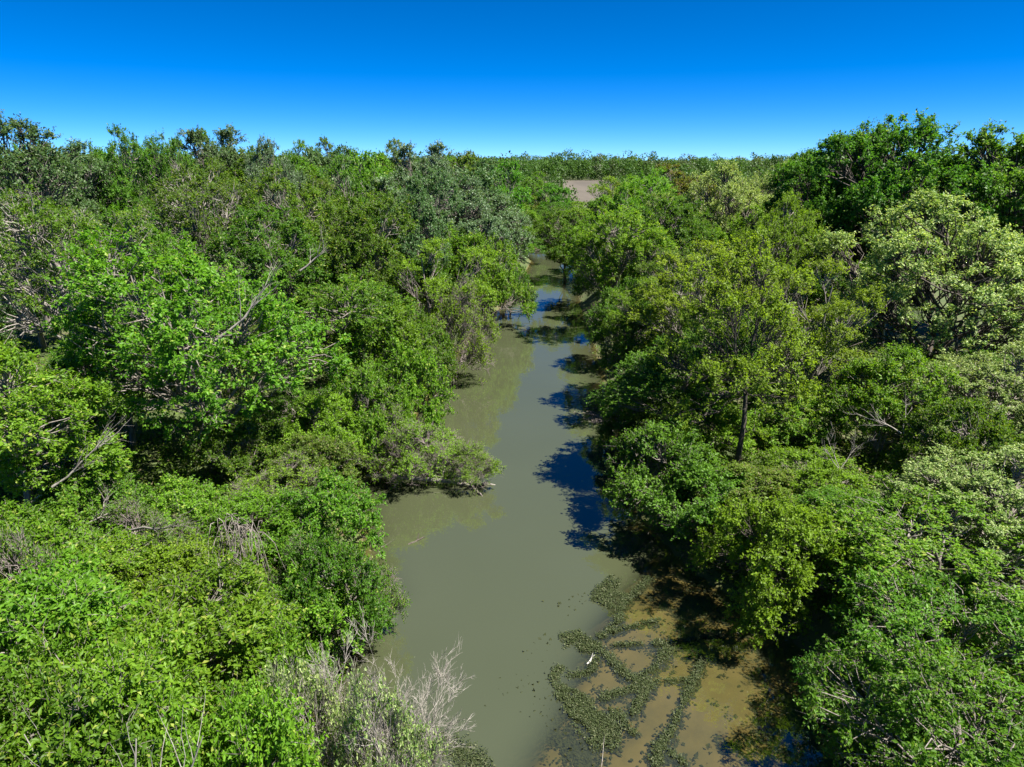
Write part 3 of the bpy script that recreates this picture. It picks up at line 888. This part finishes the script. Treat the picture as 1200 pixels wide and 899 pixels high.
def bare_plant(name, label, cat, loc, stems, seed, mat='dead', group=None, depth=3):
    """stems: list of (azimuth, tilt from upright, length, radius); each stem is a part"""
    root = bpy.data.objects.new(name, None)
    COL.objects.link(root)
    root.location = loc
    rng = np.random.default_rng(seed)
    for az, tilt, L, r in stems:
        a, b = math.radians(az), math.radians(tilt)
        d = np.array([math.sin(b) * math.cos(a), math.sin(b) * math.sin(a), math.cos(b)])
        out = []
        bare_stem(rng, np.array([d[0] * 0.1, d[1] * 0.1, -0.15]), d, L, r, depth, out)
        V, F = tubes(np.array([o[0] for o in out]), np.array([o[1] for o in out]), 5)
        obj('stem', mesh_from('stem', V, F, 4, M[mat], True), root)
    return tag(root, label, cat, group)


x, y = at(462, 915, 0.6)
bare_plant('dead_shrub', 'bare grey dead shrub leaning over the water at the bottom', 'shrub', (x, y, 0.2),
           [(100, 12, 2.5, 0.035), (40, 30, 2.6, 0.035), (10, 42, 2.3, 0.03), (65, 20, 2.4, 0.03), (150, 25, 2.2, 0.03), (-20, 35, 1.9, 0.025), (85, 35, 2.2, 0.03), (20, 18, 2.7, 0.03), (130, 40, 2.3, 0.025), (50, 50, 2.4, 0.028), (110, 22, 2.8, 0.03)], 41, mat='pale_wood')
x, y = at(390, 915, 1.0)
bare_plant('dead_shrub', 'thin bare grey shrub at the bottom, left of the leaning dead shrub', 'shrub', (x, y, 1.0),
           [(95, 8, 2.6, 0.03), (150, 18, 2.2, 0.025), (30, 20, 2.4, 0.025), (120, 30, 2.2, 0.025), (70, 15, 2.8, 0.028)], 42, mat='pale_wood')
G = 'bare white stems at the bottom left'
for px, sd, lb, st in ((150, 43, 'tallest forked bare white stem at the bottom left', [(80, 6, 3.0, 0.04), (20, 24, 2.2, 0.03)]),
                       (185, 44, 'bare white stem right of the tallest forked stem', [(60, 14, 2.8, 0.035), (100, 5, 2.2, 0.03)]),
                       (95, 45, 'leaning bare white stem left of the forked stem', [(140, 22, 3.0, 0.035)]),
                       (35, 46, 'short bare white stem nearest the left edge', [(80, 15, 3.0, 0.03)])):
    yy = 9.4
    bare_plant('dead_sapling', lb, 'dead sapling', (x_at(px, yy, 5.5), yy, 4.0), st, sd, mat='pale_wood', group=G, depth=1)
G = 'pale fallen limbs at the left edge'
for lx, ly, lz, sd, lb, st in ((-17.2, 22.5, 3.6, 51, 'pale dead limb lying over the shrubs, lowest at the left edge', [(20, 72, 3.0, 0.06)]),
                               (-18.0, 24.0, 5.0, 52, 'pale dead limb arching up beside the left-edge tree', [(15, 55, 3.0, 0.055), (60, 70, 2.2, 0.045)]),
                               (-14.0, 22.0, 4.3, 53, 'short pale dead limb on the shrubs near the fallen limbs', [(-30, 75, 3.0, 0.06)])):
    bare_plant('dead_limb', lb, 'dead limb', (lx, ly, lz), st, sd, group=G, depth=2)
for px, py, Y, sd, lb, st in ((250, 395, 29.5, 61, 'pale dead limb slanting out of the big spreading tree', [(20, 55, 3.2, 0.07), (160, 60, 2.2, 0.05)]),
                              (350, 315, 46, 62, 'bleached dead limb sticking out right of the big tree', [(20, 55, 2.6, 0.08)]),
                              (1060, 505, 29, 63, 'pale dead branch among the shrubs below the catkin trees', [(150, 70, 2.0, 0.035), (60, 60, 1.4, 0.03)]),
                              (985, 545, 27, 64, 'grey bare twigs between the olive shrub and catkin trees', [(100, 40, 1.5, 0.02), (30, 45, 1.4, 0.02), (170, 45, 1.4, 0.02)])):
    zz = z_at(py, Y)
    bare_plant('dead_limb', lb, 'dead limb', (x_at(px, Y, zz), Y, zz), st, sd, depth=2)

# grey tangle of dead vines hanging over a mound
x, y = at(292, 690, 2.2)
root = bpy.data.objects.new('vine_tangle', None)
COL.objects.link(root)
root.location = (x, y, ground_z(x, y))
tag(root, 'grey tangle of dead drooping vines in the clearing on the left bank', 'vines')
vr = np.random.default_rng(71)
for i in range(64):
    a = vr.uniform(-2.9, 0.2)
    k = 7
    t = np.linspace(0, 1, k)[:, None]
    s0 = np.array([vr.normal() * 0.45, vr.normal() * 0.3, vr.uniform(2.6, 3.6)])
    out = np.array([math.cos(a), math.sin(a), 0]) * vr.uniform(0.4, 1.2)
    p = s0 + out * t + np.array([0, 0, 0.25]) * np.sin(t * 3.1) - np.array([0, 0, s0[2] * 0.95]) * t ** 2 + np.cumsum(vr.normal(size=(k, 3)) * 0.05, 0)
    V, F = tubes(p[None], (np.linspace(1, 0.5, k) * vr.uniform(0.008, 0.02))[None], 4)
    obj('vine', mesh_from('vine', V, F, 4, M['bark'], True), root)


def log_piece(name, label, cat, pts, r, mat, sides=8):
    """a tapered, knobbly piece of wood with a broken stub"""
    rng = np.random.default_rng(len(label))
    P = np.array(pts, float)
    t = np.linspace(0, 1, 12)
    s = np.linspace(0, 1, len(P))
    p = np.stack([np.interp(t, s, P[:, i]) for i in range(3)], 1) + rng.normal(size=(12, 3)) * r * 0.25
    rad = r * (1 - 0.55 * t) * rng.uniform(0.85, 1.15, 12)
    rad[0] *= 0.55
    rad[-1] *= 0.4
    q = p[6] + np.linspace(0, 1, 12)[:, None] * np.array([0.3, 0.5, 0.9]) * r * 5
    V, F = join([tubes(p[None], rad[None], sides), tubes(q[None], (np.linspace(0.45, 0.2, 12) * r)[None], sides)])
    o = obj(name, mesh_from(name, V, F, 4, M[mat], True))
    return tag(o, label, cat)


c0, c1, c2 = at(430, 560, 0.5), at(510, 565, 0.2), at(580, 568, 0.0)
log_piece('fallen_trunk', 'fallen grey trunk lying under the brush of the river point', 'fallen trunk', [(*c0, 0.7), (*c1, 0.35), (*c2, 0.02)], 0.16, 'dead')
c0, c1, c2 = at(535, 566, 0.1), at(552, 570, 0.1), at(566, 582, 0.0)
log_piece('driftwood', 'brown driftwood stick slanting into the water at the brushy point', 'driftwood', [(*c0, 0.12), (*c1, 0.16), (*c2, -0.03)], 0.10, 'twig')
c0, c1 = at(688, 779, 0.0), at(697, 768, 0.0)
log_piece('pale_driftwood', 'short white piece of driftwood among the water weeds', 'driftwood', [(*c0, 0.02), (*c1, 0.03)], 0.035, 'white_wood')
c0, c1 = at(705, 899, 0.0), at(708, 866, 0.0)
log_piece('water_stick', 'thin pale stick standing in the weedy shallows at the bottom', 'stick', [(*c0, 0.0), (*c1, 0.12)], 0.010, 'dead')
c0, c1 = at(478, 638, 0.0), at(498, 630, 0.0)
log_piece('snag', 'small dark snag breaking the water near the left bank', 'snag', [(*c0, -0.04), (*c1, 0.05)], 0.06, 'bark_dark')


# ---- water weeds in the shallows
def zp(zx, zy):
    return at(620 + zx / 3.223, 620 + zy / 3.223, 0.0)


def weeds():
    rng = np.random.default_rng(8)
    Q, D = [], []

    def band(pts, w, n, keep=1.0):
        p = np.array([zp(*q) for q in pts])
        seg = np.linalg.norm(np.diff(p, axis=0), axis=1)
        s = np.concatenate([[0], np.cumsum(seg)])
        t = rng.uniform(0, s[-1], int(n * s[-1]))
        q = np.stack([np.interp(t, s, p[:, i]) for i in range(2)], 1) + rng.normal(size=(len(t), 2)) * w
        ok = wob(q[:, 0] * 3, q[:, 1] * 3, 1.0) > -0.75
        Q.append(q[ok])

    def area(poly, n):
        p = np.array([zp(*q) for q in poly])
        lo, hi = p.min(0), p.max(0)
        q = rng.uniform(lo, hi, (int(n * np.prod(hi - lo)), 2))
        c = np.zeros(len(q), bool)
        j = len(p) - 1
        for i in range(len(p)):
            a, b = p[i], p[j]
            c ^= ((a[1] > q[:, 1]) != (b[1] > q[:, 1])) & (q[:, 0] < (b[0] - a[0]) * (q[:, 1] - a[1]) / (b[1] - a[1] + 1e-9) + a[0])
            j = i
        q = q[c]
        ok = wob(q[:, 0], q[:, 1], 2.6) + 0.6 * wob(q[:, 0], q[:, 1], 7.0, 2) > -0.25
        Q.append(q[ok])
    area([(95, 615), (130, 590), (230, 640), (330, 690), (352, 760), (330, 835), (260, 840), (180, 760), (110, 660)], 330)
    area([(110, 395), (200, 385), (275, 440), (230, 470), (140, 455)], 330)
    area([(285, 195), (330, 165), (345, 200), (320, 240), (380, 245), (350, 300), (290, 300), (240, 265)], 280)
    area([(430, 425), (510, 420), (545, 455), (520, 500), (490, 500), (485, 455)], 280)
    band([(350, 290), (400, 240), (460, 180)], 0.087, 68)
    band([(350, 300), (335, 350), (300, 385), (260, 410)], 0.074, 68)
    band([(300, 390), (400, 365), (490, 342)], 0.031, 42)
    band([(250, 440), (310, 490), (350, 535), (395, 565)], 0.099, 91)
    band([(395, 565), (470, 580)], 0.074, 76)
    band([(260, 480), (230, 540), (160, 555), (110, 520)], 0.062, 68)
    band([(100, 530), (95, 580), (130, 610)], 0.074, 76)
    band([(270, 640), (340, 615), (400, 600), (455, 590)], 0.074, 83)
    band([(455, 590), (420, 650), (390, 695)], 0.081, 83)
    band([(340, 690), (370, 760), (410, 772)], 0.056, 60)
    band([(320, 440), (430, 430)], 0.031, 45)
    band([(395, 565), (470, 530), (490, 500)], 0.025, 37)
    band([(545, 430), (640, 410), (720, 400)], 0.037, 42)
    band([(440, 570), (540, 572), (610, 570)], 0.019, 20)
    band([(660, 480), (620, 580), (570, 680), (530, 775)], 0.037, 60)
    band([(530, 775), (490, 815), (475, 890)], 0.081, 91)
    band([(530, 835), (590, 895)], 0.043, 68)
    band([(270, 210), (240, 270)], 0.074, 60)
    band([(-330, 800), (-250, 860), (-160, 880)], 0.217, 136)
    q = np.concatenate(Q)
    # rosettes of small leaves just above the water
    k = 7
    m = len(q) * k
    P = np.zeros((m, 3))
    P[:, :2] = np.repeat(q, k, 0) + rng.normal(size=(m, 2)) * 0.05
    P[:, 2] = rng.uniform(0.005, 0.07, m)
    A = rnd(rng, m) * np.array([1, 1, 0.5]) + np.array([0, 0, 0.25])
    N = rnd(rng, m) * 0.5 + np.array([0, 0, 1.0])
    L = rng.uniform(0.04, 0.085, m)
    t = np.stack([rng.random(m), np.repeat(rng.random(len(q)), k), rng.random(m), np.ones(m)], 1)
    V, F, t = leaves(P, A, N, L, L * 0.55, t)
    tag(obj('water_weed', mesh_from('water_weed', V, F, 3, M['weed'], False, t)),
        'network of grey-green water weeds breaking the surface of the shallows', 'water weeds', kind='stuff')
    # drowned weeds round the edges of the mats
    q2 = np.concatenate([q[rng.random(len(q)) < 0.6] + rng.normal(size=(1, 2)) * 0.02, q])
    ext = np.array([zp(*p) for p in ((60, 420), (40, 460), (70, 590), (50, 650), (90, 720), (150, 800), (210, 860), (-70, 600), (30, 560), (130, 290), (180, 260))])
    e = ext[rng.integers(0, len(ext), 1500)] + rng.normal(size=(1500, 2)) * 0.32
    sh = np.stack([rng.uniform(-1, 9, 2600), rng.uniform(14.5, 26, 2600)], 1)
    sh = sh[(sh[:, 0] > np.interp(sh[:, 1], SY, SX) + 0.6) & (sh[:, 0] < bank_r(sh[:, 1])) & (wob(sh[:, 0], sh[:, 1], 2.3, 4) > 0.3)][:260]
    q2 = np.concatenate([q2 + rng.normal(size=q2.shape) * 0.06, e, sh])
    m = len(q2) * 3
    P = np.zeros((m, 3))
    P[:, :2] = np.repeat(q2, 3, 0) + rng.normal(size=(m, 2)) * 0.08
    P[:, 2] = rng.uniform(-0.14, -0.03, m)
    L = rng.uniform(0.08, 0.18, m)
    t = np.stack([rng.random(m), rng.random(m), np.ones(m), np.ones(m)], 1)
    V, F, t = leaves(P, rnd(rng, m) * np.array([1, 1, 0.3]), rnd(rng, m) * 0.4 + np.array([0, 0, 1.0]), L, L * 0.6, t)
    tag(obj('drowned_weed', mesh_from('drowned_weed', V, F, 3, M['drowned'], False, t)),
        'dark drowned weeds under the surface round the weed mats', 'water weeds', kind='stuff')
    # debris caught at the right bank
    c = np.array(at(703, 489, 0.0))
    n = 190
    q = c + rng.normal(size=(n, 2)) * np.array([0.65, 0.8])
    a = rng.uniform(0, 3.14, n)
    d = np.stack([np.cos(a), np.sin(a), rng.normal(size=n) * 0.08], 1) * rng.uniform(0.08, 0.3, (n, 1))
    P0 = np.concatenate([q, rng.uniform(0.0, 0.05, (n, 1))], 1)
    V, F = tubes(np.stack([P0 - d, P0 + d * 0.1 + rng.normal(size=(n, 3)) * 0.02, P0 + d], 1), np.tile([[0.012, 0.016, 0.008]], (n, 1)), 4)
    tag(obj('floating_debris', mesh_from('floating_debris', V, F, 4, M['twig'])),
        'floating twigs and litter caught against the right bank', 'debris', kind='stuff')


M['drowned'] = leaf_mat('leaf_drowned', (0.020, 0.026, 0.012), (0.045, 0.050, 0.022), trans=0.05, spec=0.0, vary=0)
weeds()


# ---- far woodland (one mass)
def far_woodland():
    rng = np.random.default_rng(9)
    LP, LA, LN, LL, LT = [], [], [], [], []
    Y = 176.0
    while Y < 2600:
        step = 9.5 if Y < 300 else 11 + (Y - 300) * 0.05
        edge = 525 < Y < 620
        if edge:
            step = 9.0
        elif Y > 620:
            step *= 1.8
        half = Y * 0.80
        for x in np.arange(-half, half, step):
            xx, yy = x + rng.uniform(-0.4, 0.4) * step, Y + rng.uniform(-0.4, 0.4) * step
            if edge and not -60 < xx < 360 and rng.random() < 0.6:
                continue
            if 8 < xx < 340 and 255 < yy < 530:
                continue
            if 260 < xx < 1200 and 740 < yy < 1900:
                continue
            if bank_l(yy) - 6 < xx < bank_r(yy) + 6 and yy < 260:
                continue
            big = max(1.0, yy / 800)
            R = rng.uniform(4.2, 6.5) * big if yy < 500 else rng.uniform(5.5, 9.5) * big
            zt = rng.uniform(13, 21.5) if yy < 500 else rng.uniform(13, 26)
            px, py = px_of(xx, yy, zt)
            if not -40 < px < 1240:
                continue
            lim = float(np.interp(px, SKX, SKY_)) if yy < 300 else 179 - 5 * math.sin(px * 0.021 + yy * 0.01) - 3 * math.sin(px * 0.067 + yy)
            if py < lim:
                zt = z_at(lim + rng.uniform(-3, 7), yy)
            if zt < 6:
                continue
            h = zt - 1.7
            n = int(330 if yy < 300 else 230 if edge else 150 if yy < 600 else 60)
            ls = 0.55 if yy < 300 else 1.25 if yy < 640 else 0.0026 * yy
            nl = 9 if yy < 500 else 5
            c = rnd(rng, nl) * np.array([0.6, 0.6, 0.36 if edge else 0.30]) * np.array([R, R, h]) + np.array([xx, yy, 1.7 + h * (0.44 if edge else 0.56)])
            c[:, 2] = np.minimum(c[:, 2], zt - 0.36 * R)
            j = rng.integers(0, nl, n)
            d = rnd(rng, n)
            d[:, 2] = np.abs(d[:, 2]) * rng.choice([1, 1, 1, -0.6], n)
            P = c[j] + d * (R * rng.uniform(*((0.26, 0.42) if yy < 500 else (0.36, 0.56)), nl))[j][:, None] * rng.uniform(0.8, 1.05, (n, 1))
            LP.append(P)
            LA.append(rnd(rng, n))
            LN.append(d + np.array([0, 0, 0.4]) + rnd(rng, n) * (0.8 if yy < 500 else 0.45))
            LL.append(np.full(n, ls) * rng.uniform(0.7, 1.3, n))
            LT.append(np.stack([rng.random(n), np.full(n, rng.random()), np.full(n, rng.random()), np.ones(n)], 1))
        Y += step
    P, A, N, L, t = map(np.concatenate, (LP, LA, LN, LL, LT))
    V, F, t = leaves(P, A, N, L, L * 0.75, t)
    print('far tris', len(F))
    me = mesh_from('far_woodland', V, F, 3, M['far'], False, t)
    tag(obj('far_woodland', me), 'distant woodland merging into one green mass along the horizon', 'woodland', kind='stuff')


M['far'] = leaf_mat('leaf_far_wood', (0.028, 0.078, 0.014), (0.085, 0.165, 0.028), tip=(0.075, 0.105, 0.045), tipamt=0.25, vary=0, trans=0.35)
far_woodland()


# ---- herbs on the forest floor
def undergrowth():
    rng = np.random.default_rng(5)
    n = 26000
    y = rng.uniform(7, 62, n)
    x = rng.uniform(-0.8, 0.8, n) * (y + 9)
    l, r = bank_l(y), bank_r(y)
    ok = (x < l - 0.1) | (x > r + 0.1)
    ok &= rng.random(n) < np.clip(1.25 - y / 70, 0.35, 1)
    x, y = x[ok], y[ok]
    z = height(x, y)
    n, k = len(x), 9
    hh = np.repeat(rng.uniform(0.15, 0.75, n), k)
    m = n * k
    P = np.stack([np.repeat(x, k) + rng.normal(size=m) * 0.22, np.repeat(y, k) + rng.normal(size=m) * 0.22, np.repeat(z, k) + hh * rng.uniform(0.2, 1, m)], 1)
    A = rnd(rng, m) + np.array([0, 0, 0.2])
    N = rnd(rng, m) * 0.6 + np.array([0, 0, 1.0])
    L = rng.uniform(0.12, 0.30, m)
    t = np.stack([rng.random(m), np.repeat(rng.random(n), k), rng.random(m), np.ones(m)], 1)
    V, F, t = leaves(P, A, N, L, L * 0.5, t)
    me = mesh_from('undergrowth', V, F, 3, M['herb'], False, t)
    tag(obj('undergrowth', me), 'low green herbs and seedlings covering the forest floor and banks', 'undergrowth', kind='stuff')


M['herb'] = leaf_mat('leaf_herb', (0.060, 0.120, 0.014), (0.150, 0.240, 0.026), tip=(0.24, 0.20, 0.12), tipamt=0.10, vary=0)
undergrowth()
